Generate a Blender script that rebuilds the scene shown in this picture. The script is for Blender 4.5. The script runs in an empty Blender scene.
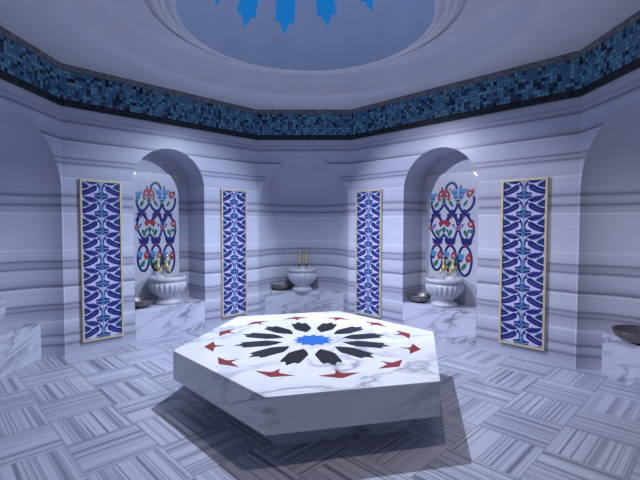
import bpy, bmesh, math, random
from mathutils import Vector, Matrix

random.seed(7)
S = 1.6                      # metres per drawing unit
CAMH = 0.8524                # camera height in drawing units
PI = math.pi
scene = bpy.context.scene
COL = scene.collection


def M(x, y, z):
    """drawing units (z measured from eye level) -> metres with the floor at 0"""
    return Vector((x * S, y * S, (z + CAMH) * S))


# ------------------------------------------------------------------ materials
def new_mat(name):
    m = bpy.data.materials.new(name)
    m.use_nodes = True
    nt = m.node_tree
    b = nt.nodes['Principled BSDF']
    return m, nt, b


def plain(name, col, rough=0.5, metal=0.0, emit=0.0, spec=0.5):
    m, nt, b = new_mat(name)
    b.inputs['Base Color'].default_value = (*col, 1)
    b.inputs['Roughness'].default_value = rough
    b.inputs['Metallic'].default_value = metal
    b.inputs['Specular IOR Level'].default_value = spec
    if emit:
        b.inputs['Emission Color'].default_value = (*col, 1)
        b.inputs['Emission Strength'].default_value = emit
    return m


def N(nt, typ, **kw):
    n = nt.nodes.new(typ)
    for k, v in kw.items():
        setattr(n, k, v)
    return n


def math_node(nt, op, a, b=None, c=None):
    n = N(nt, 'ShaderNodeMath', operation=op)
    for i, v in enumerate((a, b, c)):
        if v is None:
            continue
        if isinstance(v, (int, float)):
            n.inputs[i].default_value = v
        else:
            nt.links.new(v, n.inputs[i])
    return n.outputs[0]


def ramp(nt, fac, stops, interp='LINEAR'):
    r = N(nt, 'ShaderNodeValToRGB')
    r.color_ramp.interpolation = interp
    el = r.color_ramp.elements
    stops = sorted(stops, key=lambda s: s[0])
    el[0].position = stops[0][0]
    el[0].color = (*stops[0][1], 1)
    el[1].position = stops[-1][0]
    el[1].color = (*stops[-1][1], 1)
    for p, c in stops[1:-1]:
        e = el.new(p)
        e.color = (*c, 1)
    if fac is not None:
        nt.links.new(fac, r.inputs[0])
    return r.outputs[0]


def mix_col(nt, fac, a, b, mode='MIX'):
    n = N(nt, 'ShaderNodeMix', data_type='RGBA', blend_type=mode)
    for sock, v in ((n.inputs[0], fac), (n.inputs[6], a), (n.inputs[7], b)):
        if isinstance(v, (int, float)):
            sock.default_value = v
        elif isinstance(v, tuple):
            sock.default_value = (*v, 1)
        else:
            nt.links.new(v, sock)
    return n.outputs[2]


def noise(nt, vec, scale, detail=3, rough=0.5, dist=0.0):
    n = N(nt, 'ShaderNodeTexNoise')
    n.inputs['Scale'].default_value = scale
    n.inputs['Detail'].default_value = detail
    n.inputs['Roughness'].default_value = rough
    n.inputs['Distortion'].default_value = dist
    if vec is not None:
        nt.links.new(vec, n.inputs['Vector'])
    return n.outputs['Fac']


def mapping(nt, vec, scale=(1, 1, 1), rot=(0, 0, 0), loc=(0, 0, 0)):
    n = N(nt, 'ShaderNodeMapping')
    n.inputs['Scale'].default_value = scale
    n.inputs['Rotation'].default_value = rot
    n.inputs['Location'].default_value = loc
    nt.links.new(vec, n.inputs['Vector'])
    return n.outputs[0]


LIGHTB = (0.58, 0.60, 0.71)
MIDB = (0.52, 0.535, 0.65)
SOFT = (0.41, 0.42, 0.52)
DARK = (0.22, 0.225, 0.31)
JOINT = (0.72, 0.74, 0.84)


def wall_marble():
    """courses of bluish marble with level grey bands, the same on every wall"""
    m, nt, b = new_mat('banded_marble')
    tc = N(nt, 'ShaderNodeTexCoord')
    sep = N(nt, 'ShaderNodeSeparateXYZ')
    nt.links.new(tc.outputs['Object'], sep.inputs[0])
    wob = noise(nt, mapping(nt, tc.outputs['Object'], (0.8, 0.8, 1.6)), 1.3, 2, 0.5)
    dz = math_node(nt, 'MULTIPLY', math_node(nt, 'SUBTRACT', wob, 0.5), 0.022)
    z = math_node(nt, 'ADD', sep.outputs[2], dz)
    fac = math_node(nt, 'DIVIDE', z, 1.8524 * S)

    def p(zz):
        return (zz + CAMH) / 1.8524
    low = [(-.8524, MIDB), (-.785, SOFT), (-.778, DARK), (-.770, DARK), (-.764, SOFT), (-.735, MIDB), (-.722, SOFT), (-.716, DARK), (-.710, DARK),
           (-.704, SOFT), (-.660, MIDB), (-.633, LIGHTB), (-.629, JOINT), (-.623, JOINT), (-.619, MIDB),
           (-.556, SOFT), (-.550, DARK), (-.545, DARK), (-.540, SOFT), (-.523, SOFT), (-.519, DARK), (-.514, DARK), (-.508, MIDB),
           (-.48, LIGHTB), (-.420, LIGHTB), (-.416, JOINT), (-.409, JOINT), (-.405, DARK), (-.393, DARK), (-.387, SOFT), (-.355, MIDB),
           (-.30, LIGHTB)]
    mid = [(-.30, LIGHTB), (-.292, SOFT), (-.289, DARK), (-.283, DARK), (-.279, SOFT), (-.246, SOFT), (-.243, DARK), (-.237, DARK), (-.232, MIDB), (-.20, LIGHTB),
           (-.175, LIGHTB), (-.172, JOINT), (-.167, JOINT), (-.164, LIGHTB), (-.05, LIGHTB), (.056, LIGHTB), (.059, JOINT), (.065, JOINT), (.069, SOFT), (.085, MIDB),
           (.106, SOFT), (.110, DARK), (.116, DARK), (.121, SOFT), (.148, MIDB), (.166, SOFT), (.171, DARK), (.178, DARK), (.184, SOFT), (.205, MIDB),
           (.25, LIGHTB), (.28, LIGHTB)]
    top = [(.28, LIGHTB), (.283, JOINT), (.289, JOINT), (.293, MIDB), (.35, LIGHTB), (.376, MIDB), (.380, DARK), (.386, DARK), (.390, SOFT), (.408, MIDB),
           (.412, DARK), (.419, DARK), (.424, MIDB), (.50, LIGHTB), (.516, LIGHTB), (.518, JOINT), (.524, JOINT), (.527, DARK), (.538, DARK), (.543, SOFT),
           (.565, MIDB), (.62, LIGHTB), (.640, MIDB), (.644, DARK), (.651, DARK), (.655, SOFT), (.674, MIDB), (.678, DARK), (.683, SOFT), (.700, MIDB), (.75, MIDB), (1.0, MIDB)]
    r1 = ramp(nt, fac, [(p(a), c) for a, c in low])
    r2 = ramp(nt, fac, [(p(a), c) for a, c in mid])
    r3 = ramp(nt, fac, [(p(a), c) for a, c in top])
    s12 = math_node(nt, 'GREATER_THAN', fac, p(-.30))
    s23 = math_node(nt, 'GREATER_THAN', fac, p(.28))
    c = mix_col(nt, s12, r1, r2)
    c = mix_col(nt, s23, c, r3)
    fine = noise(nt, mapping(nt, tc.outputs['Object'], (0.7, 0.7, 16)), 3.0, 5, 0.65)
    fc = ramp(nt, fine, [(0.25, (0.80, 0.80, 0.83)), (0.55, (1, 1, 1)), (0.85, (1.12, 1.12, 1.12))])
    c = mix_col(nt, 0.4, c, fc, 'MULTIPLY')
    nt.links.new(c, b.inputs['Base Color'])
    b.inputs['Roughness'].default_value = 0.32
    b.inputs['Specular IOR Level'].default_value = 0.35
    return m


def white_marble(name, base, vein, scale=1.0, rot=(0.3, 0.5, 0.6), rough=0.3, amount=1.0, busy=1.0):
    """white marble with drawn-out grey veins"""
    m, nt, b = new_mat(name)
    tc = N(nt, 'ShaderNodeTexCoord')
    v = mapping(nt, tc.outputs['Object'], (1, 1, 1), rot)
    v = mapping(nt, v, (1.1 * scale, 1.5 * scale, 5.5 * scale))
    n1 = noise(nt, v, 1.5, 5, 0.55, 0.5)
    n2 = noise(nt, v, 3.9, 5, 0.6, 1.4)
    vv = math_node(nt, 'ABSOLUTE', math_node(nt, 'SUBTRACT', n1, 0.5))
    vein_f = ramp(nt, vv, [(0.0, (1, 1, 1)), (0.012, (.7, .7, .7)), (0.04, (.14, .14, .14)), (0.09, (0, 0, 0))])
    v2 = math_node(nt, 'ABSOLUTE', math_node(nt, 'SUBTRACT', n2, 0.47))
    vein2 = ramp(nt, v2, [(0.0, (.6, .6, .6)), (0.02, (.25, .25, .25)), (0.07, (0, 0, 0))])
    patch = noise(nt, v, 0.9, 2, 0.5)
    pf = ramp(nt, patch, [(0.40, (0.1, 0.1, 0.1)), (0.62, (1, 1, 1))])
    f = math_node(nt, 'MULTIPLY', math_node(nt, 'MAXIMUM', vein_f, math_node(nt, 'MULTIPLY', vein2, busy)), pf)
    f = math_node(nt, 'MULTIPLY', f, amount)
    c = mix_col(nt, f, base, vein)
    nt.links.new(c, b.inputs['Base Color'])
    b.inputs['Roughness'].default_value = rough
    b.inputs['Specular IOR Level'].default_value = 0.4
    return m


def floor_tiles():
    """square striped marble tiles laid diagonally, the stripes turned from tile to tile"""
    m, nt, b = new_mat('striped_floor_tiles')
    tc = N(nt, 'ShaderNodeTexCoord')
    sep = N(nt, 'ShaderNodeSeparateXYZ')
    nt.links.new(tc.outputs['Object'], sep.inputs[0])
    X, Y = sep.outputs[0], sep.outputs[1]
    T = 0.258
    k = 1 / math.sqrt(2) / S / T
    a = math_node(nt, 'ADD', math_node(nt, 'MULTIPLY', math_node(nt, 'SUBTRACT', X, Y), k), .63 / T)
    bb = math_node(nt, 'SUBTRACT', math_node(nt, 'MULTIPLY', math_node(nt, 'ADD', X, Y), k), 1.807 / T)
    ia, ib = math_node(nt, 'FLOOR', a), math_node(nt, 'FLOOR', bb)
    fa, fb = math_node(nt, 'SUBTRACT', a, ia), math_node(nt, 'SUBTRACT', bb, ib)
    par = math_node(nt, 'FLOORED_MODULO', math_node(nt, 'ADD', ia, ib), 2.0)
    par = math_node(nt, 'GREATER_THAN', par, 0.5)

    def pick(u, v):          # par ? u : v
        n = N(nt, 'ShaderNodeMix', data_type='FLOAT')
        nt.links.new(par, n.inputs[0])
        nt.links.new(v, n.inputs[2])
        nt.links.new(u, n.inputs[3])
        return n.outputs[0]
    across = pick(fa, fb)
    along = pick(fb, fa)
    comb = N(nt, 'ShaderNodeCombineXYZ')
    nt.links.new(ia, comb.inputs[0])
    nt.links.new(ib, comb.inputs[1])
    wn = N(nt, 'ShaderNodeTexWhiteNoise', noise_dimensions='2D')
    nt.links.new(comb.outputs[0], wn.inputs['Vector'])
    seed = wn.outputs['Value']
    # stripes: 1-D noise across the tile, another cut of it for every tile
    sv = N(nt, 'ShaderNodeCombineXYZ')
    nt.links.new(math_node(nt, 'MULTIPLY', across, 2.7), sv.inputs[0])
    nt.links.new(math_node(nt, 'MULTIPLY', along, 0.012), sv.inputs[1])
    nt.links.new(math_node(nt, 'MULTIPLY', seed, 60.0), sv.inputs[2])
    st = noise(nt, sv.outputs[0], 1.0, 1.6, 0.5)
    fl_d, fl_s, fl_m, fl_l = (.27, .275, .36), (.42, .43, .53), (.53, .545, .65), (.65, .665, .77)
    base = ramp(nt, st, [(0.0, fl_s), (0.28, fl_m), (0.335, fl_l), (0.345, fl_d), (0.362, fl_d), (0.37, fl_m), (0.41, fl_l), (0.425, fl_s), (0.442, fl_s), (0.448, fl_l),
                         (0.470, fl_l), (0.475, fl_d), (0.488, fl_d), (0.494, fl_l), (0.54, fl_l), (0.575, fl_m), (0.585, fl_s), (0.60, fl_s), (0.606, fl_d), (0.615, fl_d), (0.622, fl_m),
                         (0.68, fl_l), (0.70, fl_s), (0.80, fl_m)])
    # crisp dark hairlines
    sv2 = N(nt, 'ShaderNodeCombineXYZ')
    nt.links.new(math_node(nt, 'MULTIPLY', across, 5.0), sv2.inputs[0])
    nt.links.new(math_node(nt, 'MULTIPLY', along, 0.012), sv2.inputs[1])
    nt.links.new(math_node(nt, 'ADD', math_node(nt, 'MULTIPLY', seed, 83.0), 11.3), sv2.inputs[2])
    ln = noise(nt, sv2.outputs[0], 1.0, 1.0, 0.5)
    lv = math_node(nt, 'ABSOLUTE', math_node(nt, 'SUBTRACT', ln, 0.46))
    lf = ramp(nt, lv, [(0.0, (.6, .6, .6)), (0.010, (.5, .5, .5)), (0.018, (0, 0, 0))])
    c = mix_col(nt, lf, base, (.19, .19, .26))
    # thin joints between tiles
    ea = math_node(nt, 'MINIMUM', math_node(nt, 'MINIMUM', fa, math_node(nt, 'SUBTRACT', 1.0, fa)),
                   math_node(nt, 'MINIMUM', fb, math_node(nt, 'SUBTRACT', 1.0, fb)))
    jf = math_node(nt, 'LESS_THAN', ea, 0.010)
    c = mix_col(nt, math_node(nt, 'MULTIPLY', jf, 0.6), c, (.30, .30, .37))
    c = mix_col(nt, 1.0, c, (.80, .81, .82), 'MULTIPLY')
    nt.links.new(c, b.inputs['Base Color'])
    b.inputs['Roughness'].default_value = 0.28
    b.inputs['Specular IOR Level'].default_value = 0.35
    return m


def mosaic(name, size, stops, grout):
    """small square mosaic tiles laid along the UVs (metres)"""
    m, nt, b = new_mat(name)
    uv = N(nt, 'ShaderNodeUVMap')
    sep = N(nt, 'ShaderNodeSeparateXYZ')
    nt.links.new(uv.outputs[0], sep.inputs[0])
    u = math_node(nt, 'DIVIDE', sep.outputs[0], size)
    v = math_node(nt, 'DIVIDE', sep.outputs[1], size)
    iu, iv = math_node(nt, 'FLOOR', u), math_node(nt, 'FLOOR', v)
    fu, fv = math_node(nt, 'SUBTRACT', u, iu), math_node(nt, 'SUBTRACT', v, iv)
    comb = N(nt, 'ShaderNodeCombineXYZ')
    nt.links.new(iu, comb.inputs[0])
    nt.links.new(iv, comb.inputs[1])
    wn = N(nt, 'ShaderNodeTexWhiteNoise', noise_dimensions='2D')
    nt.links.new(comb.outputs[0], wn.inputs['Vector'])
    cl = noise(nt, comb.outputs[0], 0.22, 2, 0.5)
    t = math_node(nt, 'ADD', math_node(nt, 'MULTIPLY', wn.outputs['Value'], 0.62), math_node(nt, 'MULTIPLY', math_node(nt, 'SUBTRACT', cl, 0.31), 1.0))
    c = ramp(nt, t, stops, 'CONSTANT')
    e = math_node(nt, 'MINIMUM', fu, fv)
    gf = math_node(nt, 'LESS_THAN', e, 0.12)
    c = mix_col(nt, gf, c, grout)
    nt.links.new(c, b.inputs['Base Color'])
    b.inputs['Roughness'].default_value = 0.5
    b.inputs['Specular IOR Level'].default_value = 0.25
    return m


def plaster():
    m, nt, b = new_mat('ceiling_plaster')
    tc = N(nt, 'ShaderNodeTexCoord')
    n = noise(nt, tc.outputs['Object'], 2.5, 4, 0.6)
    c = ramp(nt, n, [(0.3, (.74, .74, .80)), (0.7, (.80, .80, .86))])
    nt.links.new(c, b.inputs['Base Color'])
    b.inputs['Roughness'].default_value = 0.75
    return m


def pewter():
    m, nt, b = new_mat('hammered_pewter')
    tc = N(nt, 'ShaderNodeTexCoord')
    n = noise(nt, tc.outputs['Object'], 18, 4, 0.6)
    c = ramp(nt, n, [(0.3, (.13, .12, .12)), (0.7, (.26, .24, .235))])
    nt.links.new(c, b.inputs['Base Color'])
    b.inputs['Metallic'].default_value = 0.75
    b.inputs['Roughness'].default_value = 0.38
    return m


MAT = {
    'wall': wall_marble(),
    'floor': floor_tiles(),
    'plaster': plaster(),
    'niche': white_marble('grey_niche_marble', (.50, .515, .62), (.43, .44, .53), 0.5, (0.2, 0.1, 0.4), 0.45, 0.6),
    'slab': white_marble('white_marble', (.86, .87, .90), (.26, .27, .34), 0.62, (0.34, 0.22, 0.5), 0.25, 0.9, 0.3),
    'bench': white_marble('veined_marble', (.60, .62, .72), (.18, .19, .27), 0.75, (0.45, 0.35, 0.4), 0.3, 1.3, 0.5),
    'basin': white_marble('basin_marble', (.56, .57, .63), (.36, .36, .43), 1.6, (0.1, 0.8, 0.2), 0.35, 0.6),
    'mural_slab': white_marble('pale_marble', (.56, .58, .66), (.48, .49, .56), 0.8, (0.9, 0.2, 0.7), 0.3, 0.6),
    'frieze': mosaic('blue_mosaic', 0.036, [(0.0, (.014, .016, .03)), (0.20, (.03, .07, .14)), (0.31, (.08, .22, .34)), (0.46, (.12, .33, .48)),
                                            (0.56, (.08, .20, .38)), (0.64, (.18, .44, .56)), (0.74, (.04, .07, .13)), (0.79, (.10, .26, .44))], (.03, .05, .09)),
    'frieze_top': mosaic('grey_mosaic', 0.020, [(0.0, (.14, .14, .16)), (0.30, (.24, .23, .245)), (0.48, (.19, .18, .20)), (0.66, (.30, .29, .30))], (.12, .12, .14)),
    'frieze_low': mosaic('black_mosaic', 0.024, [(0.0, (.012, .013, .02)), (0.4, (.025, .027, .035)), (0.6, (.04, .042, .05))], (.02, .02, .025)),
    'gold': plain('gilt_frame', (.66, .58, .38), 0.4, 0.25),
    'brass': plain('polished_brass', (.80, .66, .30), 0.35, 0.45),
    'chrome': plain('polished_steel', (.6, .6, .62), 0.2, 0.9),
    'pewter': pewter(),
    'black_stone': plain('black_marble', (.020, .018, .022), 0.4, 0, 0, .25),
    'red_stone': plain('red_marble', (.26, .028, .025), 0.4, 0, 0, .3),
    'blue_stone': plain('blue_glass_stone', (.03, .17, .58), 0.35, 0, 0, .3),
    'star': plain('lit_blue_glass', (.006, .165, .44), 0.3, 0.0, 0.70),
    't_white': plain('white_glaze', (.56, .59, .82), 0.3, 0, 0, .3),
    't_navy': plain('navy_glaze', (.018, .022, .17), 0.25),
    't_indigo': plain('indigo_glaze', (.05, .055, .26), 0.25),
    't_teal': plain('teal_glaze', (.02, .13, .21), 0.25),
    't_sky': plain('sky_blue_glaze', (.06, .26, .52), 0.3),
    't_red': plain('coral_red_glaze', (.33, .028, .03), 0.3),
    't_green': plain('green_glaze', (.02, .17, .10), 0.25),
    't_black': plain('dark_glaze', (.03, .03, .05), 0.4),
}


# ------------------------------------------------------------------ mesh helpers
class MB:
    def __init__(self):
        self.v, self.f, self.m, self.sm, self.uv = [], [], [], [], []

    def face(self, pts, mat=0, smooth=False, uv=None):
        i = len(self.v)
        self.v += [tuple(p) for p in pts]
        self.f.append(list(range(i, i + len(pts))))
        self.m.append(mat)
        self.sm.append(smooth)
        self.uv.append(uv)

    def grid(self, rows, mat=0, smooth=True, close=False):
        i = len(self.v)
        n = len(rows[0])
        for r in rows:
            self.v += [tuple(p) for p in r]
        for a in range(len(rows) - 1):
            for b in range(n if close else n - 1):
                b2 = (b + 1) % n
                self.f.append([i + a * n + b, i + a * n + b2, i + (a + 1) * n + b2, i + (a + 1) * n + b])
                self.m.append(mat)
                self.sm.append(smooth)
                self.uv.append(None)

    def prism(self, poly, z0, z1, mat=0):
        """closed prism over a plan polygon of (x, y)"""
        n = len(poly)
        i = len(self.v)
        self.v += [(x, y, z0) for x, y in poly] + [(x, y, z1) for x, y in poly]
        fs = [list(range(i, i + n))[::-1], list(range(i + n, i + 2 * n))]
        fs += [[i + a, i + (a + 1) % n, i + n + (a + 1) % n, i + n + a] for a in range(n)]
        for f in fs:
            self.f.append(f)
            self.m.append(mat)
            self.sm.append(False)
            self.uv.append(None)

    def box(self, x0, x1, y0, y1, z0, z1, mat=0):
        self.prism([(x0, y0), (x1, y0), (x1, y1), (x0, y1)], z0, z1, mat)

    def lathe(self, prof, seg=48, mat=0, smooth=True, flute=None, centre=(0, 0)):
        rows = []
        for r, z in prof:
            row = []
            for s in range(seg):
                a = 2 * PI * s / seg
                rr = r if flute is None else r * flute(a, z)
                row.append((centre[0] + rr * math.cos(a), centre[1] + rr * math.sin(a), z))
            rows.append(row)
        self.grid(rows, mat, smooth, close=True)

    def tube(self, pts, rad, seg=12, mat=0):
        rows = []
        for j, p in enumerate(pts):
            p = Vector(p)
            d = (Vector(pts[min(j + 1, len(pts) - 1)]) - Vector(pts[max(j - 1, 0)])).normalized()
            up = Vector((1, 0, 0)) if abs(d.x) < 0.8 else Vector((0, 1, 0))
            e1 = d.cross(up).normalized()
            e2 = d.cross(e1)
            r = rad[j] if isinstance(rad, (list, tuple)) else rad
            rows.append([p + e1 * r * math.cos(2 * PI * s / seg) + e2 * r * math.sin(2 * PI * s / seg) for s in range(seg)])
        self.grid(rows, mat, True, close=True)
        self.face(rows[0][::-1], mat)
        self.face(rows[-1], mat)

    def build(self, name, mats, parent=None, merge=True, bevel=0.0, fix=True):
        me = bpy.data.meshes.new(name)
        me.from_pydata(self.v, [], self.f)
        for mm in (mats if isinstance(mats, (list, tuple)) else [mats]):
            me.materials.append(MAT[mm])
        for p, mi, sm in zip(me.polygons, self.m, self.sm):
            p.material_index = mi
            p.use_smooth = sm
        if any(u is not None for u in self.uv):
            lay = me.uv_layers.new(name='UVMap')
            for p, u in zip(me.polygons, self.uv):
                if u:
                    for li, c in zip(p.loop_indices, u):
                        lay.data[li].uv = c
        bm = bmesh.new()
        bm.from_mesh(me)
        if merge:
            bmesh.ops.remove_doubles(bm, verts=bm.verts, dist=1e-5)
        if fix:
            bmesh.ops.recalc_face_normals(bm, faces=bm.faces)
        bm.to_mesh(me)
        bm.free()
        o = bpy.data.objects.new(name, me)
        COL.objects.link(o)
        if parent:
            o.parent = parent
        if bevel:
            md = o.modifiers.new('bevel', 'BEVEL')
            md.width = bevel
            md.segments = 2
            md.limit_method = 'ANGLE'
        return o


def struct(o):
    o['kind'] = 'structure'
    return o


def thing(name, label, cat, loc, rotz=0.0, group=None):
    o = bpy.data.objects.new(name, None)
    o.empty_display_size = 0.1
    COL.objects.link(o)
    o.location = loc
    o.rotation_euler = (0, 0, rotz)
    o['label'] = label
    o['category'] = cat
    if group:
        o['group'] = group
    return o


def dup(root, loc, rotz, label, scale=None):
    r = root.copy()
    COL.objects.link(r)
    r.location = loc
    r.rotation_euler = (0, 0, rotz)
    if scale:
        r.scale = scale
    r['label'] = label
    for ch in list(root.children):
        c = ch.copy()
        COL.objects.link(c)
        c.parent = r
        for g in list(ch.children):
            d = g.copy()
            COL.objects.link(d)
            d.parent = c
    return r


# ------------------------------------------------------------------ room plan (drawing units)
K = 1 / math.sqrt(2)
W, SL, SR, DEP = .8335, 1.4964, 1.7583, 3.6675
FL, TOP, FRZ = -CAMH, 1.0, .7379
A = (-W / 2 - SL * K, DEP - SL * K)
B = (-W / 2, DEP)
C = (W / 2, DEP)
D = (W / 2 + SR * K, DEP - SR * K)
YF = 0.90                                  # where the side walls end towards the doorway
A0 = (A[0], YF)
D0 = (D[0], YF)
BT = -.622                                 # bench top


class Wall:
    """a wall running from p to q with the room on its right-hand side when walking p -> q"""

    def __init__(self, p, q):
        self.p = p
        d = (q[0] - p[0], q[1] - p[1])
        self.L = math.hypot(*d)
        self.u = (d[0] / self.L, d[1] / self.L)
        self.n = (self.u[1], -self.u[0])       # into the room

    def at(self, s, z, off=0.0):
        """off > 0 stands in front of the wall, off < 0 lies behind it"""
        return M(self.p[0] + self.u[0] * s + self.n[0] * off, self.p[1] + self.u[1] * s + self.n[1] * off, z)

    def rot(self):
        """turn that maps local +x along the wall and local -y into the room"""
        return math.atan2(self.u[1], self.u[0])


WL = Wall(A0, A)
WBL = Wall(A, B)
WB = Wall(B, C)
WBR = Wall(C, D)
WR = Wall(D, D0)


def build_wall(name, w, s0, s1, spring, depth, kind, crown=None):
    """marble wall face with an arched niche: 'flat' has a straight back, 'apse' a curved one with a half dome"""
    a = (s1 - s0) / 2
    c = (s0 + s1) / 2
    h = (crown - spring) if crown else a
    n = 32
    arch = [(c - a * math.cos(PI * i / n), spring + h * math.sin(PI * i / n)) for i in range(n + 1)]
    mb = MB()
    # wall face in three pieces: left pier, right pier and the field above the arch
    left = [(0, FL), (s0, FL)] + [(s0, spring), (0, spring)]
    right = [(s1, FL), (w.L, FL), (w.L, spring), (s1, spring)]
    mb.face([w.at(s, z) for s, z in left])
    mb.face([w.at(s, z) for s, z in right])
    upper_l = [(0, spring)] + arch[:n // 2 + 1] + [(c, TOP), (0, TOP)]
    upper_r = arch[n // 2:] + [(w.L, spring), (w.L, TOP), (c, TOP)]
    mb.face([w.at(s, z) for s, z in upper_l])
    mb.face([w.at(s, z) for s, z in upper_r])
    if kind == 'flat':
        for (sa, sb) in ((s0, s0), (s1, s1)):
            mb.face([w.at(sa, FL), w.at(sa, spring), w.at(sa, spring, -depth), w.at(sa, FL, -depth)])
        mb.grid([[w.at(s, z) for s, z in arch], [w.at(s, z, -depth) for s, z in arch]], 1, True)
        mb.face([w.at(s, z, -depth) for s, z in [(s0, FL), (s0, spring), (s1, spring), (s1, FL)]])
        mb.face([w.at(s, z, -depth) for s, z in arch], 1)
    else:
        m = 36
        rows = []
        for z in (FL, FL + .2, BT, -.3, 0, spring):
            rows.append([w.at(c - a * math.cos(PI * i / m), z, -depth * math.sin(PI * i / m)) for i in range(m + 1)])
        for j in range(1, 17):
            t = PI / 2 * j / 16
            rows.append([w.at(c - a * math.cos(t) * math.cos(PI * i / m), spring + h * math.sin(t), -depth * math.cos(t) * math.sin(PI * i / m)) for i in range(m + 1)])
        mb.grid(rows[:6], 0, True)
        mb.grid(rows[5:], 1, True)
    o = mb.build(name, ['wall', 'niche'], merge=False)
    return struct(o)


LN = (.432, .984)          # niche in the back left wall
RN = (.552, 1.160)         # niche in the back right wall
BN = (W / 2 - .395, W / 2 + .395)
SLN = (WL.L - .014 - .80, WL.L - .014)
SRN = (.014, .814)
ND, AD, REC = .278, .34, .13

build_wall('wall_left', WL, *SLN, .20, AD, 'apse')
build_wall('wall_back_left', WBL, *LN, .285, ND, 'flat')
build_wall('wall_back', WB, *BN, .195, AD, 'apse')
build_wall('wall_back_right', WBR, *RN, .258, ND, 'flat')
build_wall('wall_right', WR, *SRN, .20, AD, 'apse')

# floor
mb = MB()
fz = 0.0
mb.face([(-2.1 * S, -.7 * S, fz), (2.3 * S, -.7 * S, fz), (2.3 * S, 4.15 * S, fz), (-2.1 * S, 4.15 * S, fz)])
struct(mb.build('floor', 'floor'))

# frieze of mosaic bands round the top of the walls
path = [A0, A, B, C, D, D0]


def band(name, z0, z1, off, mat):
    n = len(path)
    ins = []
    for i, p in enumerate(path):
        ws = [w for w in (([WL, WBL, WB, WBR, WR][i - 1]) if i > 0 else None, ([WL, WBL, WB, WBR, WR][i]) if i < n - 1 else None) if w]
        nx = sum(w.n[0] for w in ws)
        ny = sum(w.n[1] for w in ws)
        l = math.hypot(nx, ny)
        nx, ny = nx / l, ny / l
        cosv = nx * ws[0].n[0] + ny * ws[0].n[1]
        ins.append((p[0] + nx * off / cosv, p[1] + ny * off / cosv))
    mb = MB()
    u = 0.0
    for i in range(n - 1):
        p, q = ins[i], ins[i + 1]
        L = math.hypot(q[0] - p[0], q[1] - p[1]) * S
        h = (z1 - z0) * S
        mb.face([M(*p, z0), M(*q, z0), M(*q, z1), M(*p, z1)], 0, False, [(u, 0), (u + L, 0), (u + L, h), (u, h)])
        for zz in (z0, z1):
            mb.face([M(*path[i], zz), M(*path[i + 1], zz), M(*q, zz), M(*p, zz)], 0, False, [(u, 0), (u + L, 0), (u + L, .01), (u, .01)])
        u += L
    return struct(mb.build(name, mat))


band('trim_1', .7785, .962, .010, 'frieze')
band('trim_2', .962, .9995, .013, 'frieze_top')
band('trim_3', FRZ, .7785, .014, 'frieze_low')

# ceiling: flat ring, drum, sloping cove and dome
CC = (.085, 2.146)
R1 = 1.105
poly = [A0, A, B, C, D, D0]


def hit(ang):
    dx, dy = math.cos(ang), math.sin(ang)
    best = 9
    for i in range(6):
        p, q = poly[i], poly[(i + 1) % 6]
        ex, ey = q[0] - p[0], q[1] - p[1]
        den = dx * ey - dy * ex
        if abs(den) < 1e-9:
            continue
        t = ((p[0] - CC[0]) * ey - (p[1] - CC[1]) * ex) / den
        s = ((p[0] - CC[0]) * dy - (p[1] - CC[1]) * dx) / den
        if t > 0 and -1e-6 <= s <= 1 + 1e-6:
            best = min(best, t)
    return (CC[0] + dx * best, CC[1] + dy * best)


angs = [2 * PI * i / 160 for i in range(160)] + [math.atan2(p[1] - CC[1], p[0] - CC[0]) % (2 * PI) for p in poly]
angs.sort()


def ringpts(r, z):
    return [M(CC[0] + r * math.cos(t), CC[1] + r * math.sin(t), z) for t in angs]


mb = MB()
mb.grid([[M(*hit(t), TOP) for t in angs], ringpts(R1, TOP)], 0, False, close=True)
mb.grid([ringpts(R1, TOP), ringpts(R1 - .004, TOP + .012), ringpts(R1 - .012, TOP + .14), ringpts(R1 - .018, TOP + .152)], 0, True, close=True)
mb.grid([ringpts(R1 - .018, TOP + .152), ringpts(1.0, TOP + .135), ringpts(.88, TOP + .10), ringpts(.78, TOP + .065)], 0, True, close=True)
struct(mb.build('ceiling', 'plaster', fix=False, merge=False))
# stepped moulding round the dome
mb = MB()
prof = [(.80, 1.085), (.766, 1.074), (.752, 1.060), (.742, 1.050), (.730, 1.046), (.722, 1.060), (.716, 1.048), (.702, 1.036),
        (.690, 1.034), (.682, 1.048), (.676, 1.034), (.660, 1.022), (.644, 1.012), (.634, 1.012), (.630, 1.018), (.636, 1.030)]
mb.grid([ringpts(r, z) for r, z in prof], 0, True, close=True)
struct(mb.build('trim_4', 'plaster', merge=False, fix=False))
# dome
DZ, DH, DR = 1.020, .735, .632


def dome_pt(az, el, k=1.0):
    return M(CC[0] + k * DR * math.cos(el) * math.cos(az), CC[1] + k * DR * math.cos(el) * math.sin(az), DZ + k * DH * math.sin(el))


mb = MB()
mb.grid([[dome_pt(t, min(PI / 2 * j / 24, PI / 2 - .002)) for t in angs] for j in range(25)], 0, True, close=True)
struct(mb.build('ceiling', 'plaster', merge=False, fix=False))

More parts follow.
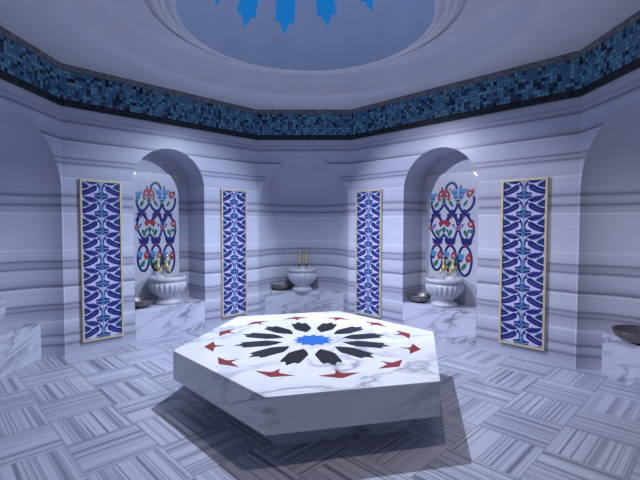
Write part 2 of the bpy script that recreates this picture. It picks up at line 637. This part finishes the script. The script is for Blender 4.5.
# ------------------------------------------------------------------ star of blue glass in the dome
so = M(CC[0], CC[1], DZ)
t_star = thing('ceiling_star', 'star of bright blue pointed rays set in the dome of the ceiling', 'ceiling star', so)
RAYS = [(48.8, 22.6), (79.1, 20.2), (106.2, 16.5), (131.4, 15.3), (153.0, 18.8)]
RAYS += [(153.0 + 25.58 * i, 18.5) for i in range(1, 10)]
for az0, tip in RAYS:
    mb = MB()
    rows = []
    for el, hw in ((78, .018), (66, .042), (54, .053), (42, .057), (32, .058), (tip + 6.0, .060), (tip + 5.6, .066), (tip + 6.6, .034), (tip + 5.0, .030), (tip, .0004)):
        row = []
        for t in (-1, -.5, 0, .5, 1):
            e = math.radians(el)
            az = math.radians(az0) + t * hw / (DR * math.cos(e))
            row.append(dome_pt(az, e, .990) - so)
        rows.append(row)
    mb.grid(rows, 0, False)
    po = mb.build('ray', 'star', t_star, fix=False)
    md = po.modifiers.new('thick', 'SOLIDIFY')
    md.thickness = 0.006
    md.offset = 0

# ------------------------------------------------------------------ heated marble platform
HEX = [(-.537, 1.927), (-.029, 1.408), (.623, 1.562), (.791, 2.291), (.281, 2.829), (-.380, 2.649)]
HC = (.125, 2.111)
PT, PTH = -.600, .138
t_plat = thing('marble_platform', 'large six-sided white marble platform with inlaid star in the middle of the room', 'marble platform', M(*HC, FL))


def loc(p):
    return ((p[0] - HC[0]) * S, (p[1] - HC[1]) * S)


ztop = (PT - FL) * S
zbot = ztop - PTH * S
mb = MB()
mb.prism([(loc(p)[0] * .80, loc(p)[1] * .80) for p in HEX], 0.001, zbot)
mb.build('base', 'bench', t_plat)
mb = MB()
mb.prism([loc(p) for p in HEX], zbot, ztop)
mb.build('top_slab', 'slab', t_plat, bevel=0.004)
IC = ((.121 - HC[0]) * S, (2.114 - HC[1]) * S)


def inlay(name, pts, mat, lift=0.0012):
    """thin inlaid stone, points as (radius, angle in degrees) about the star's middle"""
    mb = MB()
    mb.prism([(IC[0] + r * S * math.cos(math.radians(a)), IC[1] + r * S * math.sin(math.radians(a))) for r, a in pts], ztop - .004, ztop + lift)
    return mb.build(name, mat, t_plat)


inlay('star_inlay', [((.104 if i % 2 == 0 else .078), 15 * i) for i in range(24)], 'blue_stone')
for i in range(12):
    a = -75 + 30 * i
    inlay('ray_inlay', [(.157, a), (.205, a + 9.0), (.243, a + 11.5), (.352, a + 7.6), (.368, a + 6.2), (.358, a + 3.4), (.400, a),
                        (.358, a - 3.4), (.368, a - 6.2), (.352, a - 7.6), (.243, a - 11.5), (.205, a - 9.0)], 'black_stone')
for i in range(12):
    a = -76.5 + 30 * i
    inlay('arrow_inlay', [(.444, a), (.484, a + 1.3), (.493, a + 2.4), (.506, a + 9.8), (.543, a), (.506, a - 9.8), (.493, a - 2.4), (.484, a - 1.3)], 'red_stone')

# ------------------------------------------------------------------ benches in the niches
G_BENCH = 'low marble benches filling the wall niches'


def flat_bench(w, s0, s1, label):
    e = .0015
    p0 = w.at((s0 + s1) / 2, FL, 0)
    t = thing('marble_bench', label, 'bench', p0, w.rot(), G_BENCH)
    hw = ((s1 - s0) / 2 - e) * S
    h = (BT - FL) * S
    mb = MB()
    mb.box(-hw, hw, -.002 * S, (ND - e) * S, h - .055, h)
    mb.build('top_slab', 'bench', t, bevel=0.003)
    mb = MB()
    mb.box(-hw, hw, 0, .03 * S, 0.001, h - .055)
    mb.build('front_panel', 'bench', t)
    return t


def apse_bench(w, c, a, label):
    p0 = w.at(c, FL, 0)
    t = thing('marble_bench', label, 'bench', p0, w.rot(), G_BENCH)
    h = (BT - FL) * S
    aa, dd = (a - .002) * S, (AD - .002) * S
    t0 = math.asin(REC / AD)
    arc = [(-aa * math.cos(t0 + (PI - 2 * t0) * i / 24), dd * math.sin(t0 + (PI - 2 * t0) * i / 24)) for i in range(25)]
    mb = MB()
    mb.prism(arc, h - .055, h)
    mb.build('top_slab', 'bench', t, bevel=0.003)
    x = arc[0][0] * -1
    mb = MB()
    yb = arc[0][1]
    mb.prism([(-x, yb), (-x * .985, yb + .03), (x * .985, yb + .03), (x, yb)], 0.001, h - .055)
    mb.build('front_panel', 'bench', t)
    return t


flat_bench(WBL, *LN, 'low veined marble bench in the left tiled niche')
flat_bench(WBR, *RN, 'low veined marble bench in the right tiled niche')
apse_bench(WB, W / 2, .395, 'low veined marble bench in the plain curved niche of the back wall')
apse_bench(WL, (SLN[0] + SLN[1]) / 2, .40, 'low veined marble bench at the left edge of the picture')
apse_bench(WR, (SRN[0] + SRN[1]) / 2, .40, 'low veined marble bench at the right edge of the picture')

# ------------------------------------------------------------------ carved marble wash basins


def make_basin(loc_, label):
    t = thing('wash_basin', label, 'wash basin', loc_, 0, 'carved marble wash basins')
    s = S * .97

    def fl(a, z):
        z /= s
        k = 0.0
        if .062 < z < .172:
            k = min(1, (z - .062) / .03, (.172 - z) / .018)
        return 1 - .11 * k * (1 - abs(math.sin(a * 11)) ** 0.55)
    foot = [(.0, .0), (.096, .0), (.100, .006), (.100, .020), (.094, .028), (.082, .033), (.074, .041)]
    body = [(.074, .041), (.071, .050), (.076, .056), (.080, .060), (.090, .068), (.108, .082), (.126, .100), (.140, .122), (.1475, .143),
            (.147, .158), (.140, .170), (.131, .177), (.129, .183)]
    rim = [(.129, .183), (.136, .186), (.144, .192), (.147, .201), (.146, .212), (.140, .219), (.132, .221), (.122, .219), (.116, .210),
           (.104, .170), (.080, .125), (.045, .100), (.001, .094)]
    mb = MB()
    mb.lathe([(max(r, .001) * s, z * s) for r, z in foot], 48)
    mb.build('foot', 'basin', t)
    mb = MB()
    mb.lathe([(r * s, z * s) for r, z in body], 176, flute=fl)
    mb.build('fluted_bowl', 'basin', t)
    mb = MB()
    mb.lathe([(r * s, z * s) for r, z in rim], 64)
    mb.build('rim', 'basin', t)
    return t


eps = .0008
basin = make_basin(WBL.at(.728, BT + eps, -.118), 'carved marble wash basin in front of the left floral tile mural')
dup(basin, WBR.at(.852, BT + eps, -.112), .06, 'carved marble wash basin in front of the right floral tile mural')
dup(basin, WB.at(W / 2 - .022, BT + eps, -.185), .13, 'carved marble wash basin in the plain curved niche of the back wall')
dup(basin, WL.at((SLN[0] + SLN[1]) / 2 - .06, BT + eps, -.195), .02, 'carved marble wash basin cut off by the left edge of the picture')

# ------------------------------------------------------------------ brass taps


def make_tap(loc_, rz, label):
    """tap on a wall: local -y points into the room"""
    t = thing('tap', label, 'tap', loc_, rz, 'brass taps above the wash basins')
    mb = MB()
    rows = []
    for r, y in ((.001, -.001), (.021, -.001), (.021, -.006), (.013, -.010), (.010, -.012)):
        rows.append([(r * math.cos(2 * PI * k / 20), y, .0 + r * math.sin(2 * PI * k / 20)) for k in range(20)])
    mb.grid(rows, 0, True, close=True)
    mb.tube([(0, -.010, 0), (0, -.050, 0)], .0085)
    mb.build('wall_flange', 'brass', t)
    mb = MB()
    mb.lathe([(.001, -.045), (.011, -.045), (.014, -.038), (.013, -.020), (.017, -.012), (.017, .012), (.012, .020), (.010, .060), (.014, .068), (.014, .082), (.009, .090), (.001, .092)], 20, centre=(0, -.052))
    mb.build('body', 'brass', t)
    mb = MB()
    mb.tube([(0, -.056, -.006), (0, -.085, -.008), (0, -.105, -.016), (0, -.112, -.034), (0, -.112, -.055)], [.010, .0095, .009, .0085, .010], 14)
    mb.build('spout', 'brass', t)
    mb = MB()
    mb.lathe([(.001, .090), (.006, .092), (.005, .104), (.011, .108), (.013, .116), (.009, .126), (.001, .129)], 16, centre=(0, -.052))
    for k in range(4):
        a = PI / 4 + k * PI / 2
        mb.tube([(0.004 * math.cos(a), -.052 + .004 * math.sin(a), .115), (.027 * math.cos(a), -.052 + .027 * math.sin(a), .117)], [.005, .006], 8)
    mb.build('handle', 'chrome', t)
    t.scale = (1.3, 1.3, 1.25)
    return t


TZ = -.345
tap = make_tap(WBL.at(.697, TZ, -ND + .0225), WBL.rot(), 'left brass tap on the left floral tile mural')
dup(tap, WBL.at(.767, TZ, -ND + .0225), WBL.rot(), 'right brass tap on the left floral tile mural')
dup(tap, WBR.at(.788, TZ, -ND + .0225), WBR.rot(), 'left brass tap on the right floral tile mural')
dup(tap, WBR.at(.868, TZ, -ND + .0225), WBR.rot(), 'right brass tap on the right floral tile mural')
dup(tap, WB.at(W / 2 - .052, TZ + .005, -AD + .006), 0, 'left brass tap in the plain curved niche of the back wall')
dup(tap, WB.at(W / 2 + .013, TZ + .005, -AD + .006), 0, 'right brass tap in the plain curved niche of the back wall')

# ------------------------------------------------------------------ pewter bath bowls


def make_bowl(loc_, label, scale=1.0):
    t = thing('bath_bowl', label, 'bowl', loc_, 0, 'dark metal bath bowls on the benches')
    prof = [(.001, .0), (.036, .0), (.040, .003), (.062, .010), (.080, .024), (.089, .040), (.093, .056), (.0915, .059), (.0895, .056),
            (.085, .041), (.075, .026), (.058, .013), (.030, .008)]
    mb = MB()
    mb.lathe([(r * S, z * S) for r, z in prof], 56)
    mb.build('dish', 'pewter', t)
    mb = MB()
    mb.lathe([(r * S, z * S) for r, z in [(.030, .008), (.026, .012), (.016, .0165), (.006, .018), (.001, .018)]], 32)
    mb.build('navel', 'chrome', t)
    if scale != 1.0:
        t.scale = (scale, scale, scale)
    return t


bowl = make_bowl(WBL.at(.512, BT + eps, -.10), 'dark metal bowl beside the basin in the left tiled niche')
dup(bowl, WBR.at(.640, BT + eps, -.105), 0.4, 'dark metal bowl beside the basin in the right tiled niche')
dup(bowl, WB.at(W / 2 - .225, BT + eps, -.215), 1.1, 'dark metal bowl beside the basin in the back wall niche')
dup(bowl, M(1.850, 2.165, BT + eps), .7, 'dark metal bowl on the bench at the right edge of the picture', (1.4, 1.4, 1.1))

# ------------------------------------------------------------------ tile pictures (flat glazed shapes in a few thin layers)


class Flat:
    """coloured outlines laid on a vertical plate: local x along, z up, -y towards the room"""

    def __init__(self, y0):
        self.mb = MB()
        self.y0 = y0

    def poly(self, pts, mat, layer):
        self.mb.face([(x, self.y0 - layer * .0007, z) for x, z in pts], mat)

    def ribbon(self, pts, wd, mat, layer):
        y = self.y0 - layer * .0007
        L, R = [], []
        for i, p in enumerate(pts):
            q0, q1 = pts[max(i - 1, 0)], pts[min(i + 1, len(pts) - 1)]
            dx, dz = q1[0] - q0[0], q1[1] - q0[1]
            l = math.hypot(dx, dz) or 1
            nx, nz = -dz / l * wd / 2, dx / l * wd / 2
            L.append((p[0] + nx, y, p[1] + nz))
            R.append((p[0] - nx, y, p[1] - nz))
        self.mb.grid([L, R], mat, False)

    def ell(self, cx, cz, rx, rz, mat, layer, rot=0, n=14):
        c, s = math.cos(rot), math.sin(rot)
        self.poly([(cx + rx * math.cos(2 * PI * k / n) * c - rz * math.sin(2 * PI * k / n) * s,
                    cz + rx * math.cos(2 * PI * k / n) * s + rz * math.sin(2 * PI * k / n) * c) for k in range(n)], mat, layer)


TM = ['t_white', 't_navy', 't_indigo', 't_teal', 't_sky', 't_red', 't_green', 't_black']
WH, NV, IN, TE, SK, RE, GR, BK = range(8)


def clip_poly(pts, zmin, zmax):
    def cut(ps, f, val, sgn):
        out = []
        for i in range(len(ps)):
            p, q = ps[i], ps[(i + 1) % len(ps)]
            a, b_ = (p[1] - val) * sgn, (q[1] - val) * sgn
            if a >= 0:
                out.append(p)
            if (a > 0 > b_) or (a < 0 < b_):
                t = a / (a - b_)
                out.append((p[0] + t * (q[0] - p[0]), p[1] + t * (q[1] - p[1])))
        return out
    pts = cut(pts, 0, zmin, 1)
    if len(pts) < 3:
        return pts
    return cut(pts, 0, zmax, -1)


def make_panel(loc_, rz, label):
    """tall narrow tile panel in a thin gilt frame; its origin is the middle of its lower edge on the wall"""
    t = thing('framed_tilework', label, 'tile panel', loc_, rz, 'tall blue tile panels in gilt frames')
    hw, H, fw, th = .136 * S, 1.066 * S, .0125 * S, .020
    mb = MB()
    for (x0, x1, z0, z1) in ((-hw, -hw + fw, 0, H), (hw - fw, hw, 0, H), (-hw + fw, hw - fw, 0, fw), (-hw + fw, hw - fw, H - fw, H)):
        mb.box(x0, x1, -th - .012, -.0005, z0, z1)
    mb.build('frame', 'gold', t)
    fl = Flat(-th)
    iw = hw - fw
    zt, zb = H - fw, fw
    fl.mb.box(-iw, iw, -th, -.001, zb, zt, WH)
    per = (zt - zb) / 8.85
    sc = per / 196.0

    def shape(pts, mat, layer, row, fat=1.16):
        for sg in (1, -1):
            if fat != 1.0:
                mx, my = sum(q[0] for q in pts) / len(pts), sum(q[1] for q in pts) / len(pts)
                qq = [(min(1, max(0, mx + (q[0] - mx) * (1 + (fat - 1) * .4))), my + (q[1] - my) * fat) for q in pts]
            else:
                qq = pts
            pp = [(sg * x * iw, zt - (y - 100) * sc - row * per) for x, y in qq]
            pp = clip_poly(pp, zb + .001, zt - .001)
            if len(pp) >= 3:
                fl.poly(pp, mat, layer)
    for row in range(-1, 9):
        # palmette at the outer edge
        shape([(1, 103), (.86, 112), (.70, 132), (.62, 158), (.72, 170), (.86, 178), (1, 184)], TE, 1, row, 1.0)
        shape([(1, 118), (.80, 138), (.66, 158), (.78, 166), (.86, 152), (1, 146)], NV, 2, row)
        shape([(1, 160), (.85, 164), (.80, 174), (1, 184)], NV, 2, row)
        # dark curved feather leaf
        shape([(.21, 172), (.25, 149), (.40, 140), (.56, 160), (.74, 182), (.90, 194), (1, 198), (1, 250), (.84, 247), (.62, 234), (.42, 214), (.27, 194)], NV, 1, row, 1.0)
        shape([(.34, 164), (.50, 182), (.70, 204), (.90, 220), (.86, 230), (.64, 216), (.46, 198), (.32, 178)], IN, 2, row, 1.0)
        # violet leaf
        shape([(.17, 300), (.30, 282), (.52, 266), (.76, 263), (.95, 252), (.93, 278), (.80, 304), (.60, 322), (.40, 325), (.26, 314)], IN, 1, row, 1.06)
        shape([(.34, 300), (.52, 284), (.74, 276), (.84, 274), (.70, 298), (.48, 308)], NV, 2, row, 1.0)
        # middle palmette of four lobes
        shape([(.03, 206), (.10, 208), (.20, 222), (.37, 228), (.38, 245), (.10, 250), (.03, 248)], NV, 1, row, 1.0)
        shape([(.03, 256), (.10, 254), (.38, 252), (.35, 272), (.21, 284), (.10, 292), (.03, 292)], NV, 1, row, 1.0)
        shape([(.12, 228), (.30, 234), (.12, 242)], IN, 2, row, 1.0)
        shape([(.12, 262), (.30, 260), (.14, 276)], TE, 2, row, 1.0)
        shape([(.0, 204), (.05, 214), (.085, 236), (.10, 252), (.08, 276), (.0, 290)], SK, 3, row, 1.0)
        shape([(.025, 222), (.06, 240), (.06, 262), (.025, 276)], TE, 4, row, 1.0)
        # small leaves round the stem
        shape([(.05, 150), (.12, 122), (.17, 112), (.19, 128), (.26, 142), (.16, 150), (.10, 172), (.06, 176)], IN, 1, row)
        shape([(.20, 146), (.34, 136), (.40, 142), (.26, 152)], IN, 1, row)
        shape([(.03, 166), (.09, 176), (.12, 196), (.05, 204)], TE, 1, row)
        shape([(.26, 108), (.50, 100), (.84, 100), (.60, 108), (.36, 118)], IN, 1, row)
        shape([(.12, 318), (.20, 330), (.10, 338)], NV, 1, row)
        # white bud and the stem
        shape([(.0, 106), (.05, 116), (.055, 132), (.0, 146)], WH, 3, row)
        shape([(.0, 90), (.016, 90), (.016, 290), (.0, 290)], SK, 5, row, 1.0)
    fl.mb.build('tile_picture', TM, t, merge=False, fix=False)
    return t


PZ = -.779
pan = make_panel(WBL.at(.220, PZ, .0), WBL.rot(), 'tall blue tile panel in gilt frame farthest left')
pan.scale = (.94, 1, 1)
dup(pan, WBL.at(1.254, PZ, .0), WBL.rot(), 'tall blue tile panel between the left tiled niche and the plain back niche', (.90, 1, 1))
dup(pan, WBR.at(.212, PZ, .0), WBR.rot(), 'tall blue tile panel between the plain back niche and the right tiled niche', (1.0, 1, 1))
dup(pan, WBR.at(1.460, PZ, .0), WBR.rot(), 'tall blue tile panel in gilt frame farthest right', (1.02, 1, 1))


def make_mural(loc_, rz, label):
    """pale marble slab with a painted floral tile picture, held by brass clips; origin: middle of the slab at bench height"""
    t = thing('tile_mural', label, 'tile mural', loc_, rz, 'floral tile murals behind the basins')
    th = .022
    hw = .221 * S
    H = (.402 - BT) * S
    mb = MB()
    mb.box(-hw, hw, -th, -.001, 0, H)
    mb.build('marble_backing', 'mural_slab', t, bevel=0.002)
    fl = Flat(-th - .0005)
    s_mid = .8335

    def a(x, y):
        return ((.592 + x * .000738 - s_mid) * S, (.345 - y * .000684 - BT) * S)

    def b_(x, y):
        return ((.597 + x * .00109 - s_mid) * S, (.049 - y * .00102 - BT) * S)

    def P(f, pts, mat, layer=2, fat=1.2):
        mx, my = sum(q[0] for q in pts) / len(pts), sum(q[1] for q in pts) / len(pts)
        pts = [(mx + (x - mx) * fat, my + (y - my) * fat) for x, y in pts]
        fl.poly([f(*p) for p in pts], mat, layer)

    def Rb(f, pts, wd, mat=NV, layer=1):
        # Catmull-Rom through the points
        q = [pts[0]] + list(pts) + [pts[-1]]
        out = []
        for i in range(1, len(q) - 2):
            for j in range(6):
                u = j / 6
                out.append(tuple(0.5 * (2 * q[i][c] + (q[i + 1][c] - q[i - 1][c]) * u + (2 * q[i - 1][c] - 5 * q[i][c] + 4 * q[i + 1][c] - q[i + 2][c]) * u * u
                                        + (3 * q[i][c] - q[i - 1][c] - 3 * q[i + 1][c] + q[i + 2][c]) * u ** 3) for c in (0, 1)))
        out.append(pts[-1])
        fl.ribbon([f(*p) for p in out], wd * S, mat, layer)

    def leaf(f, x0, y0, x1, y1, wd, mat=GR):
        dx, dy = x1 - x0, y1 - y0
        l = math.hypot(dx, dy)
        nx, ny = -dy / l * wd, dx / l * wd
        P(f, [(x0, y0), (x0 + dx * .3 + nx, y0 + dy * .3 + ny), (x0 + dx * .7 + nx * .8, y0 + dy * .7 + ny * .8), (x1, y1),
              (x0 + dx * .7 - nx * .8, y0 + dy * .7 - ny * .8), (x0 + dx * .3 - nx, y0 + dy * .3 - ny)], mat)
    W1 = .0215
    # ---- top: crest, tulip, blue carnation
    Rb(a, [(262, 120), (272, 70), (300, 42), (335, 32), (365, 48), (385, 85), (395, 110)], W1)
    P(a, [(210, 78), (224, 76), (230, 112), (214, 112)], NV)
    P(a, [(432, 66), (446, 70), (434, 108), (420, 106)], NV)
    P(a, [(300, 100), (318, 92), (324, 104), (308, 112)], TE)
    P(a, [(172, 200), (174, 160), (192, 126), (222, 108), (240, 128), (240, 184), (216, 190), (198, 226), (180, 226)], RE)
    P(a, [(308, 200), (308, 160), (290, 126), (262, 108), (242, 128), (242, 184), (266, 190), (284, 222), (302, 222)], RE)
    P(a, [(196, 160), (208, 142), (216, 152), (204, 172)], WH, 3)
    P(a, [(286, 160), (276, 142), (266, 152), (278, 172)], WH, 3)
    P(a, [(190, 200), (200, 184), (206, 196), (196, 210)], WH, 3)
    P(a, [(290, 200), (282, 184), (276, 196), (286, 210)], WH, 3)
    fl.ell(*a(241, 236), 22 * .000738 * S, 46 * .000684 * S, GR, 2)
    P(a, [(84, 158), (108, 148), (154, 140), (136, 178), (84, 180)], SK)
    P(a, [(84, 188), (136, 186), (122, 226), (92, 228)], SK)
    P(a, [(86, 206), (128, 204), (124, 214), (86, 214)], NV, 3)
    P(a, [(330, 122), (366, 112), (404, 104), (446, 110), (488, 112), (474, 148), (446, 166), (366, 166), (342, 148)], SK)
    P(a, [(356, 174), (462, 174), (446, 216), (366, 212)], SK)
    P(a, [(346, 148), (474, 148), (466, 156), (352, 156)], NV, 3)
    P(a, [(362, 196), (452, 196), (448, 206), (366, 206)], NV, 3)
    P(a, [(398, 108), (410, 108), (410, 200), (400, 200)], WH, 4)
    P(a, [(508, 122), (538, 130), (576, 122), (572, 164), (548, 186), (526, 208), (500, 178)], RE)
    P(a, [(524, 156), (542, 148), (548, 162), (530, 172)], WH, 3)
    leaf(a, 134, 308, 174, 244, 17)
    leaf(a, 302, 236, 348, 306, 15)
    leaf(a, 466, 302, 508, 238, 13)
    P(a, [(366, 230), (440, 230), (412, 256), (406, 290), (396, 256)], GR)
    P(a, [(82, 236), (112, 236), (98, 280), (86, 280)], GR)
    # ogee lattice, upper row
    for pts in ([(92, 230), (94, 285), (122, 345), (150, 372)], [(238, 272), (216, 315), (170, 358), (150, 372)],
                [(252, 272), (280, 322), (318, 358), (338, 372)], [(396, 268), (388, 315), (362, 352), (338, 372)],
                [(414, 268), (424, 318), (456, 358), (480, 372)], [(576, 195), (578, 258), (550, 322), (506, 360), (480, 372)]):
        Rb(a, pts, W1)
    for cx in (150, 338, 480):
        P(a, [(cx - 36, 350), (cx - 14, 362), (cx, 340), (cx + 14, 362), (cx + 36, 350), (cx + 22, 376), (cx - 22, 376)], NV, 2, 1.5)
        P(a, [(cx - 46, 392), (cx + 46, 392), (cx + 34, 436), (cx + 12, 418), (cx - 12, 418), (cx - 34, 436)], NV, 2, 1.35)
        P(a, [(cx - 24, 418), (cx - 12, 406), (cx + 2, 424), (cx - 14, 440)], RE, 3)
        Rb(a, [(cx - 36, 400), (cx - 48, 440), (cx - 70, 482)], W1)
        Rb(a, [(cx + 36, 400), (cx + 50, 440), (cx + 74, 482)], W1)
    # ---- middle row
    Rb(b_, [(76, 2), (60, 40), (56, 80), (70, 112), (104, 166)], W1 * .85)
    for pts in ([(108, -22), (124, 2), (146, 26), (158, 60), (160, 92)], [(222, -22), (206, 2), (180, 26), (164, 60), (162, 92)],
                [(236, -22), (252, 8), (264, 40), (270, 78), (264, 108)], [(318, -22), (302, 8), (284, 40), (274, 78), (282, 108)],
                [(334, -22), (352, 4), (372, 26), (386, 56), (390, 112)]):
        Rb(b_, pts, W1 * .8)
    for (x, y) in ((88, 60), (130, 104), (190, 104), (236, 60), (304, 60), (352, 104)):
        P(b_, [(x - 7, y - 6), (x, y - 14), (x + 7, y - 6), (x + 4, y + 10), (x - 4, y + 10)], IN, 2)
    P(b_, [(124, 42), (138, 20), (150, 32), (160, 18), (172, 32), (190, 20), (208, 44), (188, 70), (172, 56), (160, 70), (148, 56), (138, 70)], RE)
    P(b_, [(152, 60), (160, 46), (170, 60), (160, 74)], WH, 3)
    P(b_, [(344, 48), (364, 28), (386, 24), (388, 72), (358, 70)], RE)
    P(b_, [(358, 46), (372, 42), (372, 54), (360, 58)], WH, 3)
    for (cx, mat) in ((272, RE), (60, RE)):
        fl.ell(*b_(cx, 78), 22 * .00109 * S, 24 * .00102 * S, NV, 2)
        fl.ell(*b_(cx, 78), 16 * .00109 * S, 18 * .00102 * S, WH, 3)
        P(b_, [(cx - 14, 73), (cx + 14, 73), (cx + 14, 83), (cx - 14, 83)], mat, 4)
        P(b_, [(cx - 5, 62), (cx + 5, 62), (cx + 5, 94), (cx - 5, 94)], mat, 5)
    P(b_, [(134, 88), (182, 88), (166, 108), (160, 132), (154, 108)], GR)
    P(b_, [(362, 92), (388, 90), (384, 120), (370, 118)], GR)
    leaf(b_, 100, 94, 124, 146, 12)
    leaf(b_, 222, 94, 194, 146, 12)
    leaf(b_, 318, 96, 344, 146, 12)
    for pts in ([(160, 128), (146, 150), (112, 180)], [(162, 128), (178, 150), (210, 180)], [(262, 104), (246, 150), (212, 180)],
                [(284, 104), (300, 150), (336, 180)], [(388, 112), (374, 150), (338, 180)]):
        Rb(b_, pts, W1 * .9)
    for cx in (111, 212, 337):
        P(b_, [(cx - 34, 162), (cx - 14, 170), (cx, 154), (cx + 14, 170), (cx + 34, 162), (cx + 24, 196), (cx - 24, 196)], NV, 2, 1.4)
        P(b_, [(cx - 20, 206), (cx + 20, 206), (cx + 18, 214), (cx - 18, 214)], RE, 2)
    # ---- bottom loops
    for (cx, cy, rx, ry) in ((106, 314, 47, 100), (214, 316, 46, 100), (326, 328, 50, 112)):
        fl.ribbon([b_(cx + rx * math.sin(2 * PI * k / 28), cy - ry * math.cos(2 * PI * k / 28)) for k in range(29)], W1 * .95 * S, NV, 1)
        P(b_, [(cx - 44, cy - 56), (cx - 6, cy - 44), (cx - 14, cy - 14), (cx - 44, cy - 18)], SK, 2)
        P(b_, [(cx - 44, cy - 8), (cx - 18, cy - 8), (cx - 24, cy + 8), (cx - 42, cy + 8)], NV, 2)
        P(b_, [(cx + 6, cy - 22), (cx + 24, cy - 54), (cx + 44, cy - 44), (cx + 44, cy - 6), (cx + 16, cy + 10)], RE, 2)
        P(b_, [(cx + 20, cy - 26), (cx + 32, cy - 34), (cx + 32, cy - 18)], WH, 3)
        leaf(b_, cx - 22, cy + 68, cx + 10, cy + 18, 13)
    P(b_, [(148, 330), (172, 316), (170, 352), (156, 372)], GR)
    P(b_, [(258, 330), (278, 316), (280, 352), (266, 372)], GR)
    fl.mb.build('tile_picture', TM, t, merge=False, fix=False)
    # brass clips across the two upper corners
    for sg in (1, -1):
        cx, cz = sg * (hw - .038), H - .040
        mb = MB()
        c, s_ = math.cos(PI / 4 * sg), math.sin(PI / 4 * sg)
        pts = [(-.034, -.009), (.034, -.009), (.034, .009), (-.034, .009)]
        pts = [(cx + x * c + z * s_, cz - x * s_ + z * c) for x, z in pts]
        f0 = [(x, -th - .010, z) for x, z in pts]
        f1 = [(x, -th - .0005, z) for x, z in pts]
        mb.face(f0)
        mb.face(f1[::-1])
        for q in range(4):
            mb.face([f0[q], f0[(q + 1) % 4], f1[(q + 1) % 4], f1[q]])
        mb.build('corner_clip', 'brass', t)
    return t


mural = make_mural(WBR.at(.820, BT + .0006, -ND), WBR.rot(), 'floral tile mural of red tulips and blue vines in the right tiled niche')
dup(mural, WBL.at(.705, BT + .0006, -ND), WBL.rot(), 'floral tile mural of red tulips and blue vines in the left tiled niche', (.86, 1, 1))

# ------------------------------------------------------------------ light
world = bpy.data.worlds.new('world')
scene.world = world
world.use_nodes = True
bg = world.node_tree.nodes['Background']
bg.inputs[0].default_value = (.46, .53, .80, 1)
bg.inputs[1].default_value = 0.20


def spot(name, loc_, target, power, col, cone, blend, size=0.0):
    l = bpy.data.lights.new(name, 'SPOT')
    l.energy = power
    l.color = col
    l.spot_size = math.radians(cone)
    l.spot_blend = blend
    l.shadow_soft_size = size
    o = bpy.data.objects.new(name, l)
    COL.objects.link(o)
    o.location = loc_
    d = (Vector(target) - Vector(loc_)).normalized()
    o.rotation_euler = d.to_track_quat('-Z', 'Y').to_euler()
    return o


spot('dome_lamp', M(.04, 2.40, 1.16), M(.04, 2.40, 0), 400, (.70, .79, 1.0), 116, .9)
spot('front_lamp', M(.45, 1.52, 1.0), M(.45, 1.52, 0), 62, (1.0, .87, .76), 150, .5)
spot('left_wall_lamp', M(1.05, 2.36, .98), M(-.95, 3.1, -.38), 290, (.66, .77, 1.0), 54, .55)
spot('right_wall_lamp', M(-.90, 2.36, .98), M(1.08, 3.02, -.38), 280, (.75, .77, 1.0), 58, .55)

# ------------------------------------------------------------------ camera
cam = bpy.data.cameras.new('camera')
cam.sensor_width = 36
cam.lens = 36 * 412.948 / 640
cam.clip_start = 0.02
co = bpy.data.objects.new('camera', cam)
COL.objects.link(co)
R = Matrix.Rotation(.0076, 4, 'Z') @ Matrix.Rotation(PI / 2 - .0389, 4, 'X') @ Matrix.Rotation(.0019, 4, 'Z')
co.matrix_world = Matrix.Translation(M(.1726, 0, 0)) @ R
scene.camera = co

vs = scene.view_settings
vs.view_transform = 'Standard'
vs.look = 'None'
vs.gamma = 1
vs.use_curve_mapping = False
vs.exposure = 0.0
